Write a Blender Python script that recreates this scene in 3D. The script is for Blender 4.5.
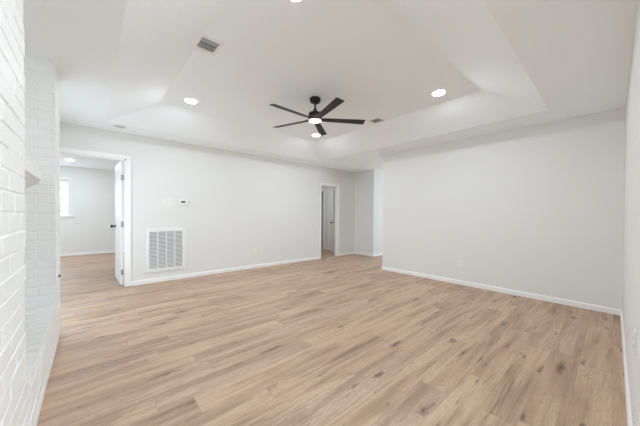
import bpy, bmesh, math, random
from mathutils import Vector, Matrix
random.seed(7)
for o in list(bpy.data.objects): bpy.data.objects.remove(o)
SC = bpy.context.scene
COL = SC.collection
R = math.radians
EYE = 1.2

# ---------------------------------------------------------------- camera
cam_d = bpy.data.cameras.new('camera'); cam = bpy.data.objects.new('camera', cam_d); COL.objects.link(cam)
cam_d.sensor_fit = 'HORIZONTAL'; cam_d.sensor_width = 36.0
cam_d.lens = 259.53 * 36.0 / 640.0
cam_d.shift_x = 0.0; cam_d.shift_y = 4.56 / 640.0
cam_d.clip_start = 0.02; cam_d.clip_end = 200
cR = Vector((0.74931, -0.66219, 0.00627)); cU = Vector((0.00251, 0.01231, 0.99992)); cF = Vector((0.66221, 0.74924, -0.01089))
m = Matrix((( cR.x, cU.x, -cF.x), (cR.y, cU.y, -cF.y), (cR.z, cU.z, -cF.z))).to_4x4()
m.translation = Vector((0, 0, EYE)); cam.matrix_world = m
SC.camera = cam

# ---------------------------------------------------------------- view, world, daylight
SC.view_settings.view_transform = 'Standard'; SC.view_settings.look = 'None'
SC.view_settings.gamma = 1.0; SC.view_settings.use_curve_mapping = False
SC.view_settings.exposure = 0.92
SC.cycles.max_bounces = 24; SC.cycles.diffuse_bounces = 20
W = bpy.data.worlds.new('sky'); SC.world = W; W.use_nodes = True
bg = W.node_tree.nodes['Background']; bg.inputs[0].default_value = (0.75, 0.88, 1.0, 1); bg.inputs[1].default_value = 0.75

def area(name, loc, direction, sx, sy, power, color=(1, 1, 1)):
    l = bpy.data.lights.new(name, 'AREA'); l.shape = 'RECTANGLE'; l.size = sx; l.size_y = sy
    l.energy = power; l.color = color
    o = bpy.data.objects.new(name, l); COL.objects.link(o); o.location = loc
    o.rotation_euler = Vector(direction).to_track_quat('-Z', 'Y').to_euler()
    return o
DAY = (0.745, 0.885, 0.985)
# area lamps at the window openings, some of them unseen and added as fill
area('daylight_left_window', (-0.64, 4.45, 1.08), (1, -.4, 0), 1.05, 1.25, 11, DAY)
area('fill_rear_a', (0.6, -3.5, 1.35), (0, 1, .5), 1.7, 1.9, 8, DAY)  # unseen fill behind the camera, added to brighten the room
area('fill_rear_b', (3.2, -3.5, 1.35), (0, 1, .5), 1.7, 1.9, 88, DAY)  # main added fill from behind; no such window is seen
area('fill_rear_side', (-0.64, -1.6, 1.35), (1, 0, .4), 1.7, 1.9, 4, DAY)  # weak added fill from the unseen side wall behind
area('daylight_bedroom_window', (-0.95, 10.12, 1.62), (0, -1, 0), 0.9, 1.0, 6, DAY)
area('fill_bedroom_side', (-3.2, 7.8, 1.4), (1, 0, 0), 2.2, 1.6, 28, DAY)  # added fill for the bedroom, from an unseen side window
area('fill_passage', (8.94, 2.7, 1.4), (-1, 0, 0), 1.2, 1.4, 42, DAY)  # added fill to lift the passage walls
# unseen fill lamps added to brighten the hall and the room behind it
area('fill_hall', (5.0, 6.5, 2.49), (0, 0, -1), .25, .25, 4, (0.85, 0.91, 0.93))
area('fill_study', (7.9, 7.2, 2.49), (0, 0, -1), .25, .25, 4, (0.85, 0.93, 1.0))

# ---------------------------------------------------------------- materials
def nt(name):
    mt = bpy.data.materials.new(name); mt.use_nodes = True
    t = mt.node_tree; return mt, t, t.nodes['Principled BSDF']
class N:
    def __init__(s, t): s.t = t
    def new(s, ty, **k):
        n = s.t.nodes.new(ty)
        for a, b in k.items(): setattr(n, a, b)
        return n
    def put(s, sock, v):
        if isinstance(v, bpy.types.NodeSocket): s.t.links.new(v, sock)
        elif v is not None: sock.default_value = v
    def math(s, op, a, b=None, c=None, clamp=False):
        n = s.new('ShaderNodeMath', operation=op); n.use_clamp = clamp
        s.put(n.inputs[0], a); s.put(n.inputs[1], b)
        if c is not None: s.put(n.inputs[2], c)
        return n.outputs[0]
    def comb(s, x, y, z=0.0):
        n = s.new('ShaderNodeCombineXYZ')
        for i, v in enumerate((x, y, z)): s.put(n.inputs[i], v)
        return n.outputs[0]
    def noise(s, v, scale, detail=3, rough=.5, dist=0.0):
        n = s.new('ShaderNodeTexNoise'); s.put(n.inputs['Vector'], v)
        n.inputs['Scale'].default_value = scale; n.inputs['Detail'].default_value = detail
        n.inputs['Roughness'].default_value = rough; n.inputs['Distortion'].default_value = dist
        return n.outputs['Fac']
    def mix(s, f, a, b, blend='MIX'):
        n = s.new('ShaderNodeMix', data_type='RGBA', blend_type=blend)
        s.put(n.inputs[0], f); s.put(n.inputs[6], a); s.put(n.inputs[7], b); return n.outputs[2]
    def maprange(s, v, a, b, c, d, smooth=False):
        n = s.new('ShaderNodeMapRange'); n.clamp = True
        if smooth: n.interpolation_type = 'SMOOTHSTEP'
        for i, x in enumerate((v, a, b, c, d)): s.put(n.inputs[i], x)
        return n.outputs[0]
    def bump(s, h, strength, dist):
        n = s.new('ShaderNodeBump'); s.put(n.inputs['Height'], h)
        n.inputs['Strength'].default_value = strength; n.inputs['Distance'].default_value = dist
        return n.outputs[0]
    def pos(s): return s.new('ShaderNodeNewGeometry').outputs['Position']

def plain(name, col, rough=.5, metal=0.0, emit=None, bump=None, spec=.5, vary=0.0):
    mt, t, b = nt(name); n = N(t)
    b.inputs['Base Color'].default_value = (*col, 1); b.inputs['Roughness'].default_value = rough
    b.inputs['Metallic'].default_value = metal; b.inputs['Specular IOR Level'].default_value = spec
    p = n.new('ShaderNodeTexCoord').outputs['Object']
    if vary:
        f = n.noise(p, 7, 3); c2 = tuple(min(1, c * (1 - vary)) for c in col)
        t.links.new(n.mix(f, (*col, 1), (*c2, 1)), b.inputs['Base Color'])
    if bump:
        t.links.new(n.bump(n.noise(p, bump[0], bump[3] if len(bump) > 3 else 3, .55), bump[1], bump[2]), b.inputs['Normal'])
    if emit:
        b.inputs['Emission Color'].default_value = (*emit[0], 1); b.inputs['Emission Strength'].default_value = emit[1]
    return mt

WALLC = (0.80, 0.80, 0.79)
M = {}
M['wall'] = plain('wall_paint', WALLC, .75, bump=(55, .12, .004), spec=.3)
M['trim'] = plain('trim_paint', (0.92, 0.925, 0.92), .35, vary=.01)
M['door'] = plain('door_paint', (0.91, 0.915, 0.91), .35, vary=.01)
M['plastic'] = plain('white_plastic', (0.86, 0.86, 0.84), .35, vary=.01)
M['grille'] = plain('grille_enamel', (0.86, 0.865, 0.86), .4, vary=.01)
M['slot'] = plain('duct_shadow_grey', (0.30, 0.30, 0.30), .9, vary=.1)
M['duct'] = plain('duct_inside', (0.13, 0.13, 0.125), .9, vary=.1)
M['black'] = plain('black_metal', (0.011, 0.011, 0.012), .42, .3, vary=.1)
M['darkhole'] = plain('outlet_slot', (0.05, 0.05, 0.05), .8, vary=.1)
M['nickel'] = plain('satin_nickel', (0.45, 0.45, 0.44), .35, 1.0, vary=.05)
M['screen'] = plain('thermostat_screen', (0.06, 0.065, 0.06), .2, vary=.1)
M['led'] = plain('led_lens', (0.9, 0.9, 0.9), .4, emit=((0.83, 0.93, 0.99), 165))
M['ledoff'] = plain('led_lens_off', (0.55, 0.55, 0.54), .35, vary=.03)
M['fanled'] = plain('fan_lens', (0.9, 0.88, 0.82), .4, emit=((1.0, 0.88, 0.72), 5))
M['soot'] = plain('firebox_soot', (0.035, 0.033, 0.032), .95, bump=(30, .4, .01), vary=.4)
M['grass'] = plain('lawn', (0.22, 0.27, 0.16), .95, bump=(40, .6, .03), vary=.3)
M['leaf'] = plain('shrub_leaf', (0.20, 0.28, 0.30), .7, vary=.3)
M['brown'] = plain('bronze_band', (0.11, 0.06, 0.038), .4, .4, vary=.15)

def ceiling_mat():
    mt, t, b = nt('ceiling_knockdown'); n = N(t)
    b.inputs['Base Color'].default_value = (0.91, 0.95, 0.975, 1); b.inputs['Roughness'].default_value = .85
    p = n.pos(); a = n.noise(p, 28, 4, .6, .4)
    h = n.maprange(a, .47, .56, 0, 1, True)
    t.links.new(n.bump(h, .28, .004), b.inputs['Normal']); return mt
M['ceiling'] = ceiling_mat()

def brick_mat():
    mt, t, b = nt('painted_brick'); n = N(t)
    p = n.pos()
    f = n.noise(p, 5, 3)
    t.links.new(n.mix(f, (0.86, 0.86, 0.85, 1), (0.81, 0.81, 0.80, 1)), b.inputs['Base Color'])
    b.inputs['Roughness'].default_value = .55
    h = n.math('ADD', n.noise(p, 60, 4, .6), n.math('MULTIPLY', n.noise(p, 14, 2), 1.2))
    t.links.new(n.bump(h, .35, .006), b.inputs['Normal']); return mt
M['brick'] = brick_mat()

def blade_mat():
    mt, t, b = nt('dark_walnut_blade'); n = N(t)
    p = n.new('ShaderNodeTexCoord').outputs['Object']
    s = n.new('ShaderNodeMapping'); t.links.new(p, s.inputs[0]); s.inputs['Scale'].default_value = (2, 30, 30)
    f = n.noise(s.outputs[0], 3, 4, .6)
    t.links.new(n.mix(f, (0.014, 0.011, 0.009, 1), (0.036, 0.028, 0.022, 1)), b.inputs['Base Color'])
    b.inputs['Roughness'].default_value = .5; return mt
M['blade'] = blade_mat()

def glass_mat():
    mt = bpy.data.materials.new('window_glass'); mt.use_nodes = True; t = mt.node_tree; t.nodes.clear(); n = N(t)
    o = n.new('ShaderNodeOutputMaterial'); tr = n.new('ShaderNodeBsdfTransparent'); g = n.new('ShaderNodeBsdfGlossy')
    g.inputs['Roughness'].default_value = .02; mx = n.new('ShaderNodeMixShader'); mx.inputs[0].default_value = .06
    t.links.new(tr.outputs[0], mx.inputs[1]); t.links.new(g.outputs[0], mx.inputs[2]); t.links.new(mx.outputs[0], o.inputs[0]); return mt
M['glass'] = glass_mat()

def floor_mat():
    mt, t, b = nt('oak_plank'); n = N(t)
    sp = n.new('ShaderNodeSeparateXYZ'); t.links.new(n.pos(), sp.inputs[0]); X, Y = sp.outputs[0], sp.outputs[1]
    PW, PL = 0.182, 1.22
    ry = n.math('DIVIDE', n.math('ADD', Y, 20.03), PW); row = n.math('FLOOR', ry); fy = n.math('FRACT', ry)
    w1 = n.new('ShaderNodeTexWhiteNoise', noise_dimensions='1D'); t.links.new(row, w1.inputs['W'])
    rx = n.math('ADD', n.math('DIVIDE', n.math('ADD', X, 20), PL), w1.outputs['Value']); colm = n.math('FLOOR', rx); fx = n.math('FRACT', rx)
    w2 = n.new('ShaderNodeTexWhiteNoise', noise_dimensions='2D'); t.links.new(n.comb(row, colm), w2.inputs['Vector'])
    sr = n.new('ShaderNodeSeparateColor'); t.links.new(w2.outputs['Color'], sr.inputs[0]); r1, r2, r3 = sr.outputs
    # grain, shifted per plank
    gx = n.math('ADD', X, n.math('MULTIPLY', r1, 31.0)); gy = n.math('ADD', Y, n.math('MULTIPLY', r2, 17.0)); gz = n.math('MULTIPLY', r3, 9.0)
    broad = n.noise(n.comb(n.math('MULTIPLY', gx, 1.0), n.math('MULTIPLY', gy, 9), gz), 1.0, 3, .5, .5)
    streak = n.noise(n.comb(n.math('MULTIPLY', gx, 1.7), n.math('MULTIPLY', gy, 34), gz), 1.0, 6, .62, .7)
    line = n.noise(n.comb(n.math('MULTIPLY', gx, 2.2), n.math('MULTIPLY', gy, 52), n.math('ADD', gz, 5.0)), 1.0, 4, .6, .5)
    fine = n.noise(n.comb(n.math('MULTIPLY', gx, 22), n.math('MULTIPLY', gy, 150), gz), 1.0, 4, .65)
    base = n.mix(r1, (0.630, 0.445, 0.318, 1), (0.520, 0.358, 0.250, 1))
    base = n.mix(n.maprange(r2, .45, .75, 0, .8), base, (0.600, 0.425, 0.298, 1))
    base = n.mix(n.maprange(r3, .70, .85, 0, .8), base, (0.560, 0.395, 0.320, 1))
    c = n.mix(n.maprange(broad, .44, .70, 0, .70, True), base, (0.355, 0.235, 0.155, 1))
    c = n.mix(n.maprange(broad, .52, .30, 0, .50, True), c, (0.700, 0.530, 0.390, 1))
    c = n.mix(n.maprange(streak, .50, .68, 0, .50, True), c, (0.290, 0.185, 0.125, 1))
    c = n.mix(n.maprange(line, .62, .72, 0, .60, True), c, (0.170, 0.105, 0.070, 1))
    poreamt = n.math('ADD', n.math('MULTIPLY', r3, .38), .14)
    c = n.mix(n.math('MULTIPLY', n.maprange(fine, .42, .62, 0, 1), poreamt), c, (0.33, 0.235, 0.175, 1))
    # knots and the dark flames around them
    def knots(sx, sy, size, thr, seed, warp):
        vo = n.new('ShaderNodeTexVoronoi', feature='F1', voronoi_dimensions='2D'); vo.inputs['Scale'].default_value = 1.0
        wx = n.math('MULTIPLY', n.math('SUBTRACT', n.noise(n.comb(n.math('MULTIPLY', X, 12), n.math('MULTIPLY', Y, 40), seed), 1.0, 4, .65), .5), warp)
        wy = n.math('MULTIPLY', n.math('SUBTRACT', n.noise(n.comb(n.math('MULTIPLY', X, 14), n.math('MULTIPLY', Y, 40), seed+3), 1.0, 4, .65), .5), warp)
        t.links.new(n.comb(n.math('ADD', n.math('MULTIPLY', gx, sx), wx), n.math('ADD', n.math('MULTIPLY', gy, sy), wy)), vo.inputs['Vector'])
        sv = n.new('ShaderNodeSeparateColor'); t.links.new(vo.outputs['Color'], sv.inputs[0])
        g_ = n.math('GREATER_THAN', sv.outputs[0], thr)
        sz = n.math('MULTIPLY', n.math('ADD', sv.outputs[1], .3), size)
        return n.math('MULTIPLY', n.math('SUBTRACT', 1.0, n.math('DIVIDE', vo.outputs['Distance'], sz), clamp=True), g_, clamp=True)
    k1 = knots(1.1, 4.4, .125, .60, 1.0, .34); k2 = knots(1.9, 9.5, .16, .72, 7.0, .34); kh = knots(.8, 5.0, .55, .55, 11.0, .5)
    c = n.mix(n.math('MULTIPLY', n.math('MULTIPLY', kh, n.maprange(streak, .36, .60, .1, 1)), .85), c, (0.235, 0.145, 0.095, 1))
    c = n.mix(n.math('MULTIPLY', n.math('MULTIPLY', n.math('POWER', k1, .8), n.maprange(streak, .25, .55, .4, 1)), 1.0), c, (0.085, 0.050, 0.034, 1))
    c = n.mix(n.math('MULTIPLY', k2, .8), c, (0.120, 0.072, 0.048, 1))
    c = n.mix(1.0, c, (0.965, 0.94, 0.925, 1), 'MULTIPLY')
    # seams
    ey = n.math('MULTIPLY', n.math('MINIMUM', fy, n.math('SUBTRACT', 1.0, fy)), PW)
    ex = n.math('MULTIPLY', n.math('MINIMUM', fx, n.math('SUBTRACT', 1.0, fx)), PL)
    seam = n.maprange(n.math('MINIMUM', ex, ey), .0006, .0026, 1, 0)
    c = n.mix(n.math('MULTIPLY', seam, .28), c, (0.16, 0.10, 0.07, 1))
    t.links.new(c, b.inputs['Base Color'])
    t.links.new(n.math('ADD', n.math('MULTIPLY', fine, .12), .40), b.inputs['Roughness'])
    b.inputs['Specular IOR Level'].default_value = .42
    hgt = n.math('SUBTRACT', n.math('MULTIPLY', fine, .12), seam)
    t.links.new(n.bump(hgt, .25, .002), b.inputs['Normal']); return mt
M['floor'] = floor_mat()

# ---------------------------------------------------------------- mesh helpers
def box(bm, x0, x1, y0, y1, z0, z1, mat=None, bev=0.0):
    v = [bm.verts.new((x, y, z)) for x in (x0, x1) for y in (y0, y1) for z in (z0, z1)]
    if mat is not None:
        for q in v: q.co = mat @ q.co
    fs = [(0, 1, 3, 2), (4, 6, 7, 5), (0, 4, 5, 1), (2, 3, 7, 6), (0, 2, 6, 4), (1, 5, 7, 3)]
    faces = [bm.faces.new([v[i] for i in f]) for f in fs]
    if bev > 0:
        es = list({e for f in faces for e in f.edges})
        bmesh.ops.bevel(bm, geom=es, offset=bev, segments=2, affect='EDGES', profile=.5)
def lathe(bm, prof, segs=32, mat=None, caps=True):
    rings = []
    for r, z in prof:
        ring = []
        for i in range(segs):
            a = 2 * math.pi * i / segs; c = Vector((r * math.cos(a), r * math.sin(a), z))
            ring.append(bm.verts.new(mat @ c if mat is not None else c))
        rings.append(ring)
    for a, b in zip(rings, rings[1:]):
        for i in range(segs):
            j = (i + 1) % segs; bm.faces.new((a[i], a[j], b[j], b[i]))
    if caps:
        bm.faces.new(rings[0]); bm.faces.new(rings[-1])
def prism(bm, pts, axis, a, b):
    """extrude polygon pts (2D) along axis between a and b"""
    def P(p, t):
        return {'x': (t, p[0], p[1]), 'y': (p[0], t, p[1]), 'z': (p[0], p[1], t)}[axis]
    A = [bm.verts.new(P(p, a)) for p in pts]; B = [bm.verts.new(P(p, b)) for p in pts]
    bm.faces.new(A); bm.faces.new(B)
    for i in range(len(pts)):
        j = (i + 1) % len(pts); bm.faces.new((A[i], A[j], B[j], B[i]))
def obj(name, bm, mat, parent=None, smooth=False, kind=None, loc=None, bevel=0.0):
    bmesh.ops.recalc_face_normals(bm, faces=bm.faces)
    me = bpy.data.meshes.new(name); bm.to_mesh(me); bm.free()
    me.materials.append(M[mat])
    if smooth:
        me.polygons.foreach_set('use_smooth', [True] * len(me.polygons)); me.set_sharp_from_angle(angle=R(35))
    o = bpy.data.objects.new(name, me); COL.objects.link(o)
    if parent: o.parent = parent
    if loc: o.location = loc
    if kind: o['kind'] = kind
    return o
def struct(name, bm, mat, **k): return obj(name, bm, mat, kind='structure', **k)
def boxes(name, mat, *bs, parent=None, kind=None, bev=0.0):
    bm = bmesh.new()
    for b in bs: box(bm, *b, bev=bev)
    return obj(name, bm, mat, parent, kind=kind)
def thing(name, label, cat, loc=(0, 0, 0), rot=(0, 0, 0), group=None):
    o = bpy.data.objects.new(name, None); COL.objects.link(o); o.empty_display_size = .1
    o.location = loc; o.rotation_euler = rot; o['label'] = label; o['category'] = cat
    if group: o['group'] = group
    return o
def dup(root, loc, label, rotz=None):
    r = root.copy(); COL.objects.link(r); r.location = loc; r['label'] = label
    if rotz is not None: r.rotation_euler = (0, 0, rotz)
    for ch in list(root.children):
        c = ch.copy(); COL.objects.link(c); c.parent = r
        for g in ch.children:
            d = g.copy(); COL.objects.link(d); d.parent = c
    return r
S = 'structure'

# ---------------------------------------------------------------- dimensions
ZC = 2.515; ZT = 2.765                 # soffit and tray height
YA = 5.293; XB = 4.823; YC = -0.0805; XF = 6.11; XL = -0.62
XS = -0.23                              # brick face plane
T = 0.12; OH = 2.09                     # wall thickness, door opening height

# ---------------------------------------------------------------- floor and ceiling
boxes('floor', 'floor', (-3.4, 10.2, -3.9, 10.4, -0.1, 0), kind=S)
bm = bmesh.new()
tx0, tx1, ty0, ty1, w = 0.17, 4.248, 0.544, 4.834, 0.577
gx = [-3.4, tx0, tx1, 10.2]; gy = [-3.9, ty0, ty1, 10.4]
for i in range(3):
    for j in range(3):
        if (i, j) == (1, 1): continue
        bm.faces.new([bm.verts.new((x, y, ZC)) for x, y in ((gx[i], gy[j]), (gx[i+1], gy[j]), (gx[i+1], gy[j+1]), (gx[i], gy[j+1]))])
lo = [(tx0, ty0), (tx1, ty0), (tx1, ty1), (tx0, ty1)]; up = [(tx0+w, ty0+w), (tx1-w, ty0+w), (tx1-w, ty1-w), (tx0+w, ty1-w)]
for i in range(4):
    j = (i + 1) % 4
    bm.faces.new([bm.verts.new((*lo[i], ZC)), bm.verts.new((*lo[j], ZC)), bm.verts.new((*up[j], ZT)), bm.verts.new((*up[i], ZT))])
bm.faces.new([bm.verts.new((*p, ZT)) for p in up])
bmesh.ops.remove_doubles(bm, verts=bm.verts, dist=1e-5)
# roof deck above closes the shell
box(bm, -3.4, 10.2, -3.9, 10.4, 2.9, 3.0)
struct('ceiling', bm, 'ceiling')

# ---------------------------------------------------------------- walls
BDX0, BDX1 = -0.42, 0.443     # bedroom door opening
HX0, HX1 = 4.705, 5.378       # hall opening
boxes('wall_back', 'wall',
      (-3.4, BDX0, YA, YA+T, 0, ZC), (BDX0, BDX1, YA, YA+T, OH, ZC), (BDX1, HX0, YA, YA+T, 0, ZC),
      (HX0, HX1, YA, YA+T, 2.03, ZC), (HX1, XF, YA, YA+T, 0, ZC), kind=S)
boxes('wall_right', 'wall', (XB, XB+T, -3.6, 3.37, 0, ZC), kind=S)
boxes('wall_front', 'wall', (1.7, XB, YC-T, YC, 0, ZC), kind=S)
# left wall with the window beyond the fireplace and an added, unseen one further back
boxes('wall_left', 'wall',
      (XL-T, XL, -3.6, -2.5, 0, ZC), (XL-T, XL, -2.5, -0.7, 0, .4), (XL-T, XL, -2.5, -0.7, 2.3, ZC), (XL-T, XL, -0.7, 1.3, 0, ZC),
      (XL-T, XL, 3.67, 3.9, 0, ZC), (XL-T, XL, 3.9, 5.0, 0, .42), (XL-T, XL, 3.9, 5.0, 2.2, ZC), (XL-T, XL, 5.0, YA, 0, ZC), kind=S)
boxes('wall_rear', 'wall',
      (XL-T, -.3, -3.72, -3.6, 0, ZC), (-.3, 1.5, -3.72, -3.6, 0, .4), (-.3, 1.5, -3.72, -3.6, 2.3, ZC), (1.5, 2.3, -3.72, -3.6, 0, ZC),
      (2.3, 4.1, -3.72, -3.6, 0, .4), (2.3, 4.1, -3.72, -3.6, 2.3, ZC), (4.1, 9.1, -3.72, -3.6, 0, ZC), kind=S)
# hall beyond the room
boxes('wall_hall_end', 'wall',
      (XF, XF+T, 4.586, 5.68, 0, ZC), (XF, XF+T, 5.68, 6.42, 2.03, ZC), (XF, XF+T, 6.42, 6.73, 0, ZC),
      (XF, XF+T, 6.73, 7.35, 2.03, ZC), (XF, XF+T, 7.35, 7.6, 0, ZC), kind=S)
boxes('wall_passage', 'wall', (XF+T, 9.1, 4.586, 4.586+T, 0, ZC), kind=S)
boxes('wall_passage_end', 'wall', (9.0, 9.12, -3.6, 2.0, 0, ZC), (9.0, 9.12, 3.4, 4.586, 0, ZC), (9.0, 9.12, 2.0, 3.4, 0, .7), (9.0, 9.12, 2.0, 3.4, 2.1, ZC), kind=S)
boxes('wall_hall_left', 'wall', (4.05, 4.17, YA+T, 7.6, 0, ZC), kind=S)
boxes('wall_hall_back', 'wall', (4.05, XF+T, 7.6, 7.72, 0, ZC), kind=S)
boxes('wall_study_right', 'wall', (9.5, 9.62, 4.7, 10.2, 0, ZC), kind=S)
boxes('wall_study_back', 'wall', (XF+T, 9.62, 9.3, 9.42, 0, ZC), kind=S)
# bedroom
YR = 10.15
boxes('wall_bedroom_back', 'wall', (-3.4, -1.38, YR, YR+T, 0, ZC), (-1.38, -.463, YR, YR+T, 0, 1.13), (-1.38, -.463, YR, YR+T, 2.125, ZC), (-.463, 2.0, YR, YR+T, 0, ZC), kind=S)
boxes('wall_bedroom_right', 'wall', (1.9, 2.02, YA+T, YR, 0, ZC), kind=S)
boxes('wall_bedroom_left', 'wall', (-3.4, -3.28, YA+T, 6.6, 0, ZC), (-3.4, -3.28, 6.6, 9.0, 0, .6), (-3.4, -3.28, 6.6, 9.0, 2.2, ZC), (-3.4, -3.28, 9.0, YR, 0, ZC), kind=S)

# ---------------------------------------------------------------- baseboards
BH, BT = .072, .013
def baseboard(name, segs):
    """segs: (p0, p1, nx, ny) ; profile leans onto wall"""
    bm = bmesh.new()
    for (x0, y0), (x1, y1), nx, ny in segs:
        prof = [(0, 0), (BT, 0), (BT, BH-.012), (BT*.45, BH), (0, BH)]
        A = [bm.verts.new((x0+nx*d, y0+ny*d, z)) for d, z in prof]; B = [bm.verts.new((x1+nx*d, y1+ny*d, z)) for d, z in prof]
        bm.faces.new(A); bm.faces.new(B)
        for i in range(5):
            j = (i+1) % 5; bm.faces.new((A[i], A[j], B[j], B[i]))
    struct(name, bm, 'trim')
baseboard('baseboard_back', [((.500, YA), (4.660, YA), 0, -1), ((5.423, YA), (XF, YA), 0, -1)])
baseboard('baseboard_right', [((XB, YC+BT), (XB, 3.37), -1, 0), ((XB-BT, 3.37), (XB+T, 3.37), 0, 1)])
baseboard('baseboard_front', [((1.7, YC), (XB, YC), 0, 1)])
baseboard('baseboard_hall', [((XF, 4.586-BT), (XF, YA-BT), -1, 0), ((XF, 4.586), (9.0, 4.586), 0, -1), ((XF, 5.413), (XF, 5.62), -1, 0), ((XF, 6.48), (XF, 6.67), -1, 0)])
baseboard('baseboard_left', [((XL, 3.70), (XL, YA-BT), 1, 0)])
baseboard('baseboard_bedroom', [((-3.28, YR), (1.9, YR), 0, -1), ((1.9, YA+T+.02), (1.9, YR-BT), -1, 0)])
baseboard('baseboard_study', [((XF+T, 9.3), (9.5, 9.3), 0, -1), ((9.5, 4.72), (9.5, 9.28), -1, 0)])

# ---------------------------------------------------------------- door casings and jambs
CW, CT = .057, .016
def casing_y(name, x0, x1, top, yf, yb, CW=.057):
    """opening in a wall facing -Y (front face yf, back face yb)"""
    bm = bmesh.new()
    for y0, y1 in ((yf-CT, yf), (yb, yb+CT)):
        box(bm, x0-CW, x0, y0, y1, 0, top+CW, bev=.003); box(bm, x1, x1+CW, y0, y1, 0, top+CW, bev=.003)
        box(bm, x0, x1, y0, y1, top, top+CW, bev=.003)
    box(bm, x0, x0+.018, yf-.004, yb+.004, 0, top); box(bm, x1-.018, x1, yf-.004, yb+.004, 0, top); box(bm, x0, x1, yf-.004, yb+.004, top-.018, top)
    ym = (yf+yb)/2
    box(bm, x0+.018, x0+.03, ym-.02, ym+.02, 0, top-.018); box(bm, x1-.03, x1-.018, ym-.02, ym+.02, 0, top-.018); box(bm, x0+.03, x1-.03, ym-.02, ym+.02, top-.03, top-.018)
    struct(name, bm, 'trim')
def casing_x(name, y0, y1, top, xf, xb, cw=CW):
    bm = bmesh.new()
    box(bm, xf-CT, xf, y0-cw, y0, 0, top+cw, bev=.003); box(bm, xf-CT, xf, y1, y1+cw, 0, top+cw, bev=.003); box(bm, xf-CT, xf, y0, y1, top, top+cw, bev=.003)
    box(bm, xf-.004, xb+.004, y0, y0+.016, 0, top); box(bm, xf-.004, xb+.004, y1-.016, y1, 0, top); box(bm, xf-.004, xb+.004, y0, y1, top-.016, top)
    struct(name, bm, 'trim')
casing_y('trim_1', BDX0, BDX1, OH, YA, YA+T)
casing_y('trim_2', HX0, HX1, 2.03, YA, YA+T, .045)
casing_x('trim_3', 5.68, 6.42, 2.03, XF, XF+T, .057)
casing_x('trim_4', 6.73, 7.35, 2.03, XF, XF+T, .057)

# ---------------------------------------------------------------- windows (built into the walls)
def window_x(name, x0, x1, y0, y1, z0, z1, inward):
    """window in a wall whose normal is X"""
    r = bpy.data.objects.new(name, None); COL.objects.link(r); r['kind'] = S
    xm = (x0+x1)/2
    boxes('window_frame', 'trim', (xm-.03, xm+.03, y0, y0+.05, z0, z1), (xm-.03, xm+.03, y1-.05, y1, z0, z1), (xm-.03, xm+.03, y0+.05, y1-.05, z0, z0+.05),
          (xm-.03, xm+.03, y0+.05, y1-.05, z1-.05, z1), (xm-.025, xm+.025, y0+.05, y1-.05, (z0+z1)/2-.02, (z0+z1)/2+.02), parent=r)
    boxes('glass_pane', 'glass', (xm-.003, xm+.003, y0+.05, y1-.05, z0+.05, z1-.05), parent=r)
    return r
def window_y(name, x0, x1, y0, y1, z0, z1):
    r = bpy.data.objects.new(name, None); COL.objects.link(r); r['kind'] = S
    ym = (y0+y1)/2+.02
    boxes('window_frame', 'trim', (x0, x0+.035, ym-.03, ym+.03, z0, z1), (x1-.035, x1, ym-.03, ym+.03, z0, z1), (x0+.035, x1-.035, ym-.03, ym+.03, z0, z0+.04),
          (x0+.035, x1-.035, ym-.03, ym+.03, z1-.04, z1), (x0+.035, x1-.035, ym-.025, ym+.025, (z0+z1)/2-.02, (z0+z1)/2+.02), parent=r)
    boxes('glass_pane', 'glass', (x0+.035, x1-.035, ym-.003, ym+.003, z0+.04, z1-.04), parent=r)
    return r
window_x('window_1', XL-T, XL, 3.9, 5.0, .42, 2.2, 1)
window_x('window_2', XL-T, XL, -2.5, -.7, .4, 2.3, 1)  # unseen windows from here to the passage one, added as light openings
window_y('window_3', -.3, 1.5, -3.72, -3.6, .4, 2.3)
window_y('window_4', 2.3, 4.1, -3.72, -3.6, .4, 2.3)
window_x('window_5', -3.4, -3.28, 6.6, 9.0, .6, 2.2, 1)
window_x('window_6', 9.0, 9.12, 2.0, 3.4, .7, 2.1, -1)
w7 = window_y('window_7', -1.38, -.463, YR, YR+T, 1.13, 2.125)
boxes('window_sill', 'trim', (-1.46, -.36, YR-.05, YR, 1.10, 1.13), (-1.42, -.41, YR-.014, YR, 1.04, 1.10), parent=w7, bev=.003)
boxes('window_header', 'trim', (-1.42, -.41, YR-.008, YR, 2.15, 2.20), parent=w7, bev=.002)

# ---------------------------------------------------------------- outside
boxes('ground', 'grass', (-40, 40, -40, 60, -.35, -.25), kind=S)
bm = bmesh.new()
for i in range(900):
    a = random.uniform(0, 2*math.pi); u = random.uniform(0, 1); ph = math.acos(2*random.random()-1)
    r = .75*(.75+.25*random.random()); c = Vector((r*.75*math.sin(ph)*math.cos(a), r*.6*math.sin(ph)*math.sin(a), .95+r*1.05*math.cos(ph)))
    if c.z < .1: continue
    q = Matrix.Translation(c) @ Matrix.Rotation(random.uniform(0, 6.28), 4, 'Z') @ Matrix.Rotation(random.uniform(-1.2, 1.2), 4, 'X')
    l, wd = .09, .04
    v = [bm.verts.new(q @ Vector(p)) for p in ((0, -l, 0), (wd, 0, .012), (0, l, 0), (-wd, 0, .012))]
    bm.faces.new(v)
sh = thing('garden_shrub', 'leafy grey-green shrub outside the bedroom window', 'shrub', (-1.15, 12.2, -.25))
obj('foliage', bm, 'leaf', sh)
bm = bmesh.new()
for k in range(6):
    a = k*1.05; mt = Matrix.Rotation(.25, 4, Vector((math.cos(a), math.sin(a), 0)))
    lathe(bm, [(.025, 0), (.018, .5), (.008, 1.1)], 8, mt)
obj('stem', bm, 'brown', sh)

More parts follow.
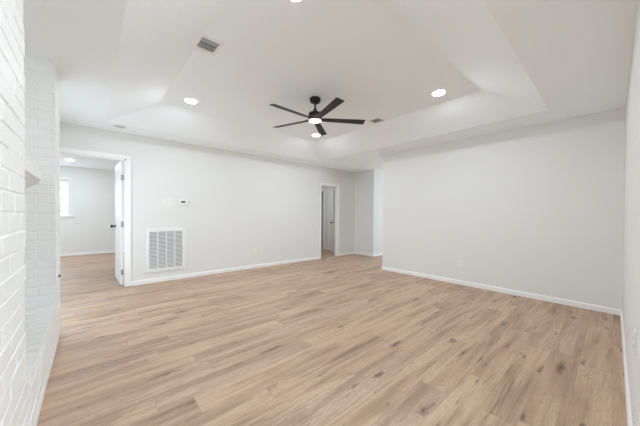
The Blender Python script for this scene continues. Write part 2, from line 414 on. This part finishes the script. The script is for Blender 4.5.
# ---------------------------------------------------------------- bedroom door leaf (open) and hall closet door
def knob(parent, p, axis, mat='black'):
    """round knob with rose; axis = outward unit vector"""
    q = Matrix.Translation(p) @ Vector(axis).to_track_quat('Z', 'Y').to_matrix().to_4x4()
    bm = bmesh.new()
    lathe(bm, [(.031, 0), (.031, .006), (.014, .01), (.011, .035), (.022, .042), (.028, .052), (.027, .063), (.018, .071), (.004, .073)], 24, q)
    return obj('door_knob', bm, mat, parent, smooth=True)
def panel_leaf(bm, w_, h, t=.035):
    """leaf in local x (0..w), y thickness, raised-panel recesses both sides"""
    box(bm, 0, w_, -t/2+.005, t/2-.005, 0, h)
    st = .11
    for s in (-1, 1):
        y0, y1 = sorted((s*(t/2-.005), s*t/2))
        box(bm, 0, st, y0, y1, 0, h); box(bm, w_-st, w_, y0, y1, 0, h)
        for z0, z1 in ((0, .2), (.85, .98), (h-.13, h)): box(bm, st, w_-st, y0, y1, z0, z1)
d1 = bpy.data.objects.new('door_1', None); COL.objects.link(d1); d1['kind'] = S
d1.location = (.392, YA+T+.016, 0); d1.rotation_euler = (0, 0, R(92.3))
bm = bmesh.new(); panel_leaf(bm, .765, 2.06); bmesh.ops.translate(bm, vec=(0, 0, .008), verts=bm.verts)
obj('door_leaf', bm, 'door', d1)
knob(d1, (.70, .0175, .965), (0, 1, 0)); knob(d1, (.70, -.0175, .965), (0, -1, 0))
for z in (.22, 1.02, 1.80):
    bm = bmesh.new(); lathe(bm, [(.006, z-.045), (.006, z+.045)], 12, Matrix.Translation((-.006, -.02, 0)))
    box(bm, -.004, -.001, -.015, .016, z-.045, z+.045)
    obj('hinge', bm, 'nickel', d1, smooth=True)
d2 = bpy.data.objects.new('door_2', None); COL.objects.link(d2); d2['kind'] = S
d2.location = (XF-.005, 6.405, 0); d2.rotation_euler = (0, 0, R(180+56))
bm = bmesh.new(); panel_leaf(bm, .70, 2.0); bmesh.ops.translate(bm, vec=(0, 0, .01), verts=bm.verts)
obj('door_leaf', bm, 'door', d2); knob(d2, (.645, .0175, .96), (0, 1, 0)); knob(d2, (.645, -.0175, .96), (0, -1, 0))

# ---------------------------------------------------------------- fireplace
def brick_face(bm, o, u, nrm, width, height, shift=0.0, course=.08, length=.215, z0=0.0, proud=.005):
    """courses of separate chamfered bricks on a face; o origin, u along, nrm outward"""
    o = Vector(o); u = Vector(u); nrm = Vector(nrm); up = Vector((0, 0, 1)) if abs(nrm.z) < .5 else Vector((nrm.z*u.y, -u.x*nrm.z, 0))*-1
    g = .0022; row = 0; z = z0
    while z < height-.012:
        h1 = min(z+course, height); s = -((row % 2)*.5+shift) * length
        while s < width:
            a, b = max(s, 0)+g, min(s+length, width)-g
            if s <= 0.0: a = 0.0
            if s+length >= width: b = width
            if b-a > .02:
                pr = proud+random.uniform(-.0018, .0018); j = lambda: random.uniform(-.0012, .0012)
                base = [(a, z+g), (b, z+g), (b, h1-g), (a, h1-g)]
                cx = .005
                B = [bm.verts.new(o+u*p+up*q) for p, q in base]
                Mv = [bm.verts.new(o+u*(p+j())+up*(q+j())+nrm*(pr-.003)) for p, q in base]
                Fv = [bm.verts.new(o+u*(p+(cx if k in (0, 3) else -cx))+up*(q+(cx if k < 2 else -cx))+nrm*(pr+j())) for k, (p, q) in enumerate(base)]
                for k in range(4):
                    l = (k+1) % 4
                    bm.faces.new((B[k], B[l], Mv[l], Mv[k])); bm.faces.new((Mv[k], Mv[l], Fv[l], Fv[k]))
                bm.faces.new(Fv)
            s += length
        z += course; row += 1
PR = .005
fp = thing('brick_fireplace', 'white painted brick fireplace with raised hearth and mantel along the left wall', 'fireplace', (0, 0, 0))
def column(y0, y1):
    bm = bmesh.new(); x0 = -.72
    box(bm, x0, XS-PR+.002, y0+PR-.002, y1-PR+.002, 0, ZC-.001)
    brick_face(bm, (XS-PR, y0, 0), (0, 1, 0), (1, 0, 0), y1-y0, ZC)
    brick_face(bm, (x0, y0+PR, 0), (1, 0, 0), (0, -1, 0), XS-x0, ZC, .25)
    brick_face(bm, (x0, y1-PR, 0), (1, 0, 0), (0, 1, 0), XS-x0, ZC, .25)
    return obj('brick_column', bm, 'brick', fp)
column(1.30, 1.835); column(3.27, 3.67)
# raised hearth between the columns
bm = bmesh.new(); HH = .39
box(bm, -.72, XS-PR+.002, 1.83, 3.275, 0, HH-PR)
brick_face(bm, (XS-PR, 1.822, 0), (0, 1, 0), (1, 0, 0), 1.46, HH-.075)
brick_face(bm, (XS-PR, 1.822, HH-.075), (0, 1, 0), (1, 0, 0), 1.46, .075, .1, course=.075, length=.105)
for k in range(14):
    a = 1.836+k*.1025
    box(bm, -.54, XS, a+.004, a+.0985, HH-.03, HH+random.uniform(-.001, .001))
obj('hearth', bm, 'brick', fp)
# recessed brick panel with the firebox opening
bm = bmesh.new(); XR = -.56
for (y0, y1, z0, z1) in ((1.83, 2.10, HH, ZC), (3.005, 3.275, HH, ZC), (2.10, 3.005, 1.12, ZC)):
    box(bm, -.72, XR-PR+.002, y0, y1, z0-.02, z1-.001)
    brick_face(bm, (XR-PR, y0, z0), (0, 1, 0), (1, 0, 0), y1-y0, z1-z0)
obj('chimney_breast', bm, 'brick', fp)
bm = bmesh.new()
box(bm, -1.02, -1.0, 2.10, 3.005, .37, 1.14); box(bm, -1.0, -.60, 2.08, 2.10, .37, 1.14); box(bm, -1.0, -.60, 3.005, 3.025, .37, 1.14)
box(bm, -1.0, -.72, 2.10, 3.005, 1.12, 1.14); box(bm, -1.0, -.56, 2.10, 3.005, .37, .392)
obj('firebox', bm, 'soot', fp)
bm = bmesh.new()
prism(bm, [(-.575, 1.57), (-.317, 1.57), (-.317, 1.48), (-.412, 1.392), (-.46, 1.36), (-.575, 1.36)], 'y', 1.825, 3.28)
obj('mantel_shelf', bm, 'brick', fp)
# small key valve on the far column
bm = bmesh.new(); q = Matrix.Translation((XS-.001, 3.50, .60)) @ Matrix.Rotation(R(90), 4, 'Y')
lathe(bm, [(.02, 0), (.02, .004), (.007, .006), (.006, .016), (.004, .018)], 20, q)
va = obj('gas_key_valve', bm, 'black', smooth=True)
va['label'] = 'small dark round valve on the side of the far white brick column'; va['category'] = 'valve'

# ---------------------------------------------------------------- recessed lights
GL = 'lit recessed lights in the tray ceiling'
def recessed(loc, label, lens, group=None):
    t = thing('recessed_light', label, 'ceiling light', loc, group=group)
    bm = bmesh.new(); lathe(bm, [(.070, 0), (.070, -.0025), (.076, -.0035), (.086, -.003), (.092, 0)], 40, caps=False)
    obj('trim_ring', bm, 'plastic', t, smooth=True)
    bm = bmesh.new(); lathe(bm, [(.0705, -.001), (.0705, -.0035), (.064, -.0046), (.002, -.0052)], 40)
    obj('lens', bm, lens, t, smooth=True)
    return t
l0 = recessed((1.045, 3.895, ZT), 'lit round recessed light above the return air grille wall', 'led', GL)
dup(l0, (3.335, 1.50, ZT), 'lit round recessed light nearest the long blank right wall')
dup(l0, (3.335, 3.90, ZT), 'lit round recessed light just beyond the ceiling fan')
dup(l0, (1.08, 1.50, ZT), 'lit round recessed light at the top edge of the picture, nearest the camera')
recessed((.335, 4.965, ZC), 'unlit round recessed light in the ceiling border above the bedroom door', 'ledoff')
dup(l0, (-.379, 8.9, ZC), 'lit round recessed light in the bedroom ceiling beyond the open door')['group'] = 'bedroom lights'

# ---------------------------------------------------------------- ceiling registers
def register(loc, label):
    t = thing('ceiling_vent', label, 'air vent', loc, group='ceiling supply vents')
    fx0, fx1, fy0, fy1 = -.10, .10, -.14, .14; ix, iy0, iy1 = .075, -.085, .085
    bm = bmesh.new()
    for b in ((fx0, -ix, fy0, fy1), (ix, fx1, fy0, fy1), (-ix, ix, fy0, iy0), (-ix, ix, iy1, fy1)): box(bm, *b, -.008, 0, bev=.002)
    box(bm, -ix, ix, -.036, -.031, -.007, -.001)
    obj('frame', bm, 'grille', t)
    bm = bmesh.new(); box(bm, -ix, ix, iy0, iy1, -.0015, -.0005); obj('duct_shade_sheet', bm, 'black', t)  # flat black sheet; the dark inside of the duct is put in as colour
    bm = bmesh.new()
    for k in range(3):
        mt = Matrix.Translation((0, -.076+k*.017, -.006)) @ Matrix.Rotation(R(85), 4, 'X')
        box(bm, -ix, ix, -.0035, .0035, -.0004, .0004, mt)
    obj('louver_bank', bm, 'grille', t)
    bm = bmesh.new()
    for k in range(9):
        mt = Matrix.Translation((-.066+k*.0165, .027, -.006)) @ Matrix.Rotation(R(-35), 4, 'Y')
        box(bm, -.0052, .0052, -.056, .056, -.0005, .0005, mt)
    box(bm, -ix, ix, .026, .028, -.009, -.006)
    obj('louver_bank', bm, 'grille', t)
    return t
v0 = register((.818, 2.50, ZT), 'white ceiling supply vent left of the ceiling fan')
dup(v0, (3.545, 2.61, ZT), 'white ceiling supply vent right of the ceiling fan, past its blade tip', 0)

# ---------------------------------------------------------------- ceiling fan
FX, FY = 2.265, 2.675
fan = thing('ceiling_fan', 'black ceiling fan with five dark blades and a round lit light', 'ceiling fan', (FX, FY, ZT))
bm = bmesh.new(); lathe(bm, [(.066, 0), (.074, -.008), (.074, -.035), (.066, -.055), (.045, -.068), (.014, -.072)], 36); obj('canopy', bm, 'black', fan, smooth=True)
bm = bmesh.new(); lathe(bm, [(.012, -.068), (.012, -.165)], 20); lathe(bm, [(.012, -.145), (.024, -.15), (.027, -.178), (.02, -.185)], 24); obj('downrod', bm, 'black', fan, smooth=True)
bm = bmesh.new(); lathe(bm, [(.02, -.170), (.035, -.176), (.052, -.19), (.078, -.198), (.086, -.206), (.088, -.250), (.083, -.254)], 44); obj('motor_housing', bm, 'black', fan, smooth=True)
bm = bmesh.new(); lathe(bm, [(.083, -.252), (.088, -.256), (.088, -.298), (.082, -.302)], 44); obj('lower_housing', bm, 'brown', fan, smooth=True)
bm = bmesh.new(); lathe(bm, [(.079, -.300), (.079, -.306), (.070, -.309), (.045, -.311), (.003, -.312)], 40); obj('light_lens', bm, 'fanled', fan, smooth=True)
ZB = -.285
bm = bmesh.new()
# blade outline along +x from root to tip, gently widening
outline = [(.075, .026), (.13, .036), (.22, .040), (.45, .046), (.675, .052), (.682, .050)]
top = []; bot = []
pts = [(x, y) for x, y in outline] + [(x, -y) for x, y in reversed(outline)]
tv = [bm.verts.new((x, y, .004)) for x, y in pts]; bv = [bm.verts.new((x, y, -.004)) for x, y in pts]
bm.faces.new(tv); bm.faces.new(bv)
for i in range(len(pts)):
    j = (i+1) % len(pts); bm.faces.new((tv[i], tv[j], bv[j], bv[i]))
bmesh.ops.recalc_face_normals(bm, faces=bm.faces)
bme = bpy.data.meshes.new('blade'); bm.to_mesh(bme); bm.free(); bme.materials.append(M['blade'])
bm = bmesh.new(); box(bm, .055, .15, -.022, .022, .004, .010, bev=.002)
for x, y in ((.105, .012), (.105, -.012), (.135, 0)): lathe(bm, [(.004, .009), (.004, .013)], 10, Matrix.Translation((x, y, 0)))
bmesh.ops.recalc_face_normals(bm, faces=bm.faces)
ime = bpy.data.meshes.new('blade_iron'); bm.to_mesh(ime); bm.free(); ime.materials.append(M['black'])
for k in range(5):
    a = R(-178+72*k)
    o = bpy.data.objects.new('blade', bme); COL.objects.link(o); o.parent = fan
    o.location = (0, 0, ZB); o.rotation_euler = (R(-12), 0, a)
    i = bpy.data.objects.new('blade_iron', ime); COL.objects.link(i); i.parent = o

# ---------------------------------------------------------------- return air grille on the back wall
ga = thing('return_air_grille', 'large white louvered return air grille low on the back wall beside the bedroom door', 'air grille', (1.014, YA, .185))
gw, gh = .61, .755; x0, x1 = -gw/2, gw/2
bm = bmesh.new(); fw = .048
for b in ((x0, x0+fw, 0, gh), (x1-fw, x1, 0, gh), (x0+fw, x1-fw, 0, fw+.01), (x0+fw, x1-fw, gh-fw-.01, gh)): box(bm, b[0], b[1], -.018, 0, b[2], b[3], bev=.003)
obj('frame', bm, 'grille', ga)
bm = bmesh.new(); box(bm, x0+fw, x1-fw, -.002, -.0005, fw, gh-fw); obj('duct_shade_sheet', bm, 'slot', ga)  # flat grey sheet on the wall, colour stands for shade behind the louvers
iw = gw-2*fw; cw = (iw-3*.014)/4
for k in range(4):
    a = x0+fw+k*(cw+.014); bm = bmesh.new(); nb = 27; zz0 = fw+.014; dz = (gh-2*fw-.028)/nb
    for j in range(nb):
        mt = Matrix.Translation((a+cw/2, -.009, zz0+dz*(j+.5))) @ Matrix.Rotation(R(40), 4, 'X')
        box(bm, -cw/2, cw/2, -.0085, .0085, -.0007, .0007, mt)
    obj('louver_panel', bm, 'grille', ga)
    if k < 3:
        bm = bmesh.new(); box(bm, a+cw, a+cw+.014, -.017, -.001, fw, gh-fw, bev=.001); obj('divider', bm, 'grille', ga)
for x, z in ((x0+.022, gh/2), (x1-.022, gh/2)):
    bm = bmesh.new(); lathe(bm, [(.005, 0), (.004, .002)], 12, Matrix.Translation((x, -.018, z)) @ Matrix.Rotation(R(90), 4, 'X')); obj('screw', bm, 'nickel', ga)

# ---------------------------------------------------------------- thermostat, switches, outlets
th = thing('thermostat', 'white thermostat with a small dark screen on the back wall above the grille', 'thermostat', (1.285, YA, 1.41))
boxes('body', 'plastic', (-.08, .075, -.026, 0, -.043, .045), parent=th, bev=.005)
boxes('screen', 'screen', (-.036, .033, -.0275, -.0255, -.006, .028), parent=th)
bm = bmesh.new()
for k in range(2): box(bm, .042, .062, -.029, -.025, -.008+k*.02, .003+k*.02, bev=.001)
obj('button', bm, 'grille', th)
ws = thing('wall_sensor', 'small square white sensor box touching the right side of the thermostat', 'sensor', (1.398, YA, 1.413))
boxes('body', 'plastic', (-.034, .034, -.02, 0, -.044, .044), parent=ws, bev=.004)
boxes('vent_slots', 'slot', *[(-.02, .02, -.0207, -.0195, -.026+k*.012, -.022+k*.012) for k in range(5)], parent=ws)
def switch(loc, label):
    t = thing('light_switch', label, 'light switch', loc, group='switches beside the thermostat')
    boxes('cover_plate', 'plastic', (-.036, .036, -.006, 0, -.058, .058), parent=t, bev=.0025)
    bm = bmesh.new(); mt = Matrix.Rotation(R(4), 4, 'X'); box(bm, -.0165, .0165, -.010, -.004, -.033, .033, mt, bev=.001); obj('rocker', bm, 'grille', t)
    return t
s0 = switch((.966, YA, 1.412), 'white rocker light switch on the back wall, the one nearer the bedroom door')
dup(s0, (1.062, YA, 1.412), 'white rocker light switch on the back wall, the one nearer the thermostat')
def outlet(loc, label, rotz, group=None):
    t = thing('power_outlet', label, 'power outlet', loc, (0, 0, rotz), group)
    boxes('cover_plate', 'plastic', (-.036, .036, -.006, 0, -.058, .058), parent=t, bev=.0025)
    for z in (-.02, .02):
        bm = bmesh.new(); box(bm, -.0165, .0165, -.008, -.005, z-.014, z+.014, bev=.002); s = obj('socket', bm, 'plastic', t)
        boxes('slots', 'darkhole', (-.0075, -.0055, -.0084, -.0079, z-.003, z+.006), (.0055, .0075, -.0084, -.0079, z-.003, z+.006), (-.002, .002, -.0084, -.0079, z-.010, z-.006), parent=s)
    return t
outlet((2.715, YA, .395), 'white power outlet low on the back wall, nearer the grille', 0)
cj = thing('cable_jack', 'white wall plate low on the back wall, right beside the power outlet', 'wall plate', (2.91, YA, .38))
boxes('cover_plate', 'plastic', (-.036, .036, -.006, 0, -.058, .058), parent=cj, bev=.0025)
bm = bmesh.new(); lathe(bm, [(.006, 0), (.006, .004), (.0045, .005), (.0045, .012)], 16, Matrix.Translation((0, -.006, 0)) @ Matrix.Rotation(R(90), 4, 'X')); obj('jack', bm, 'nickel', cj)
outlet((XB, 1.765, .365), 'white power outlet low on the long blank right wall', R(-90))
outlet((2.03, YC, .575), 'white power outlet on the near wall at the right edge of the picture', R(180))
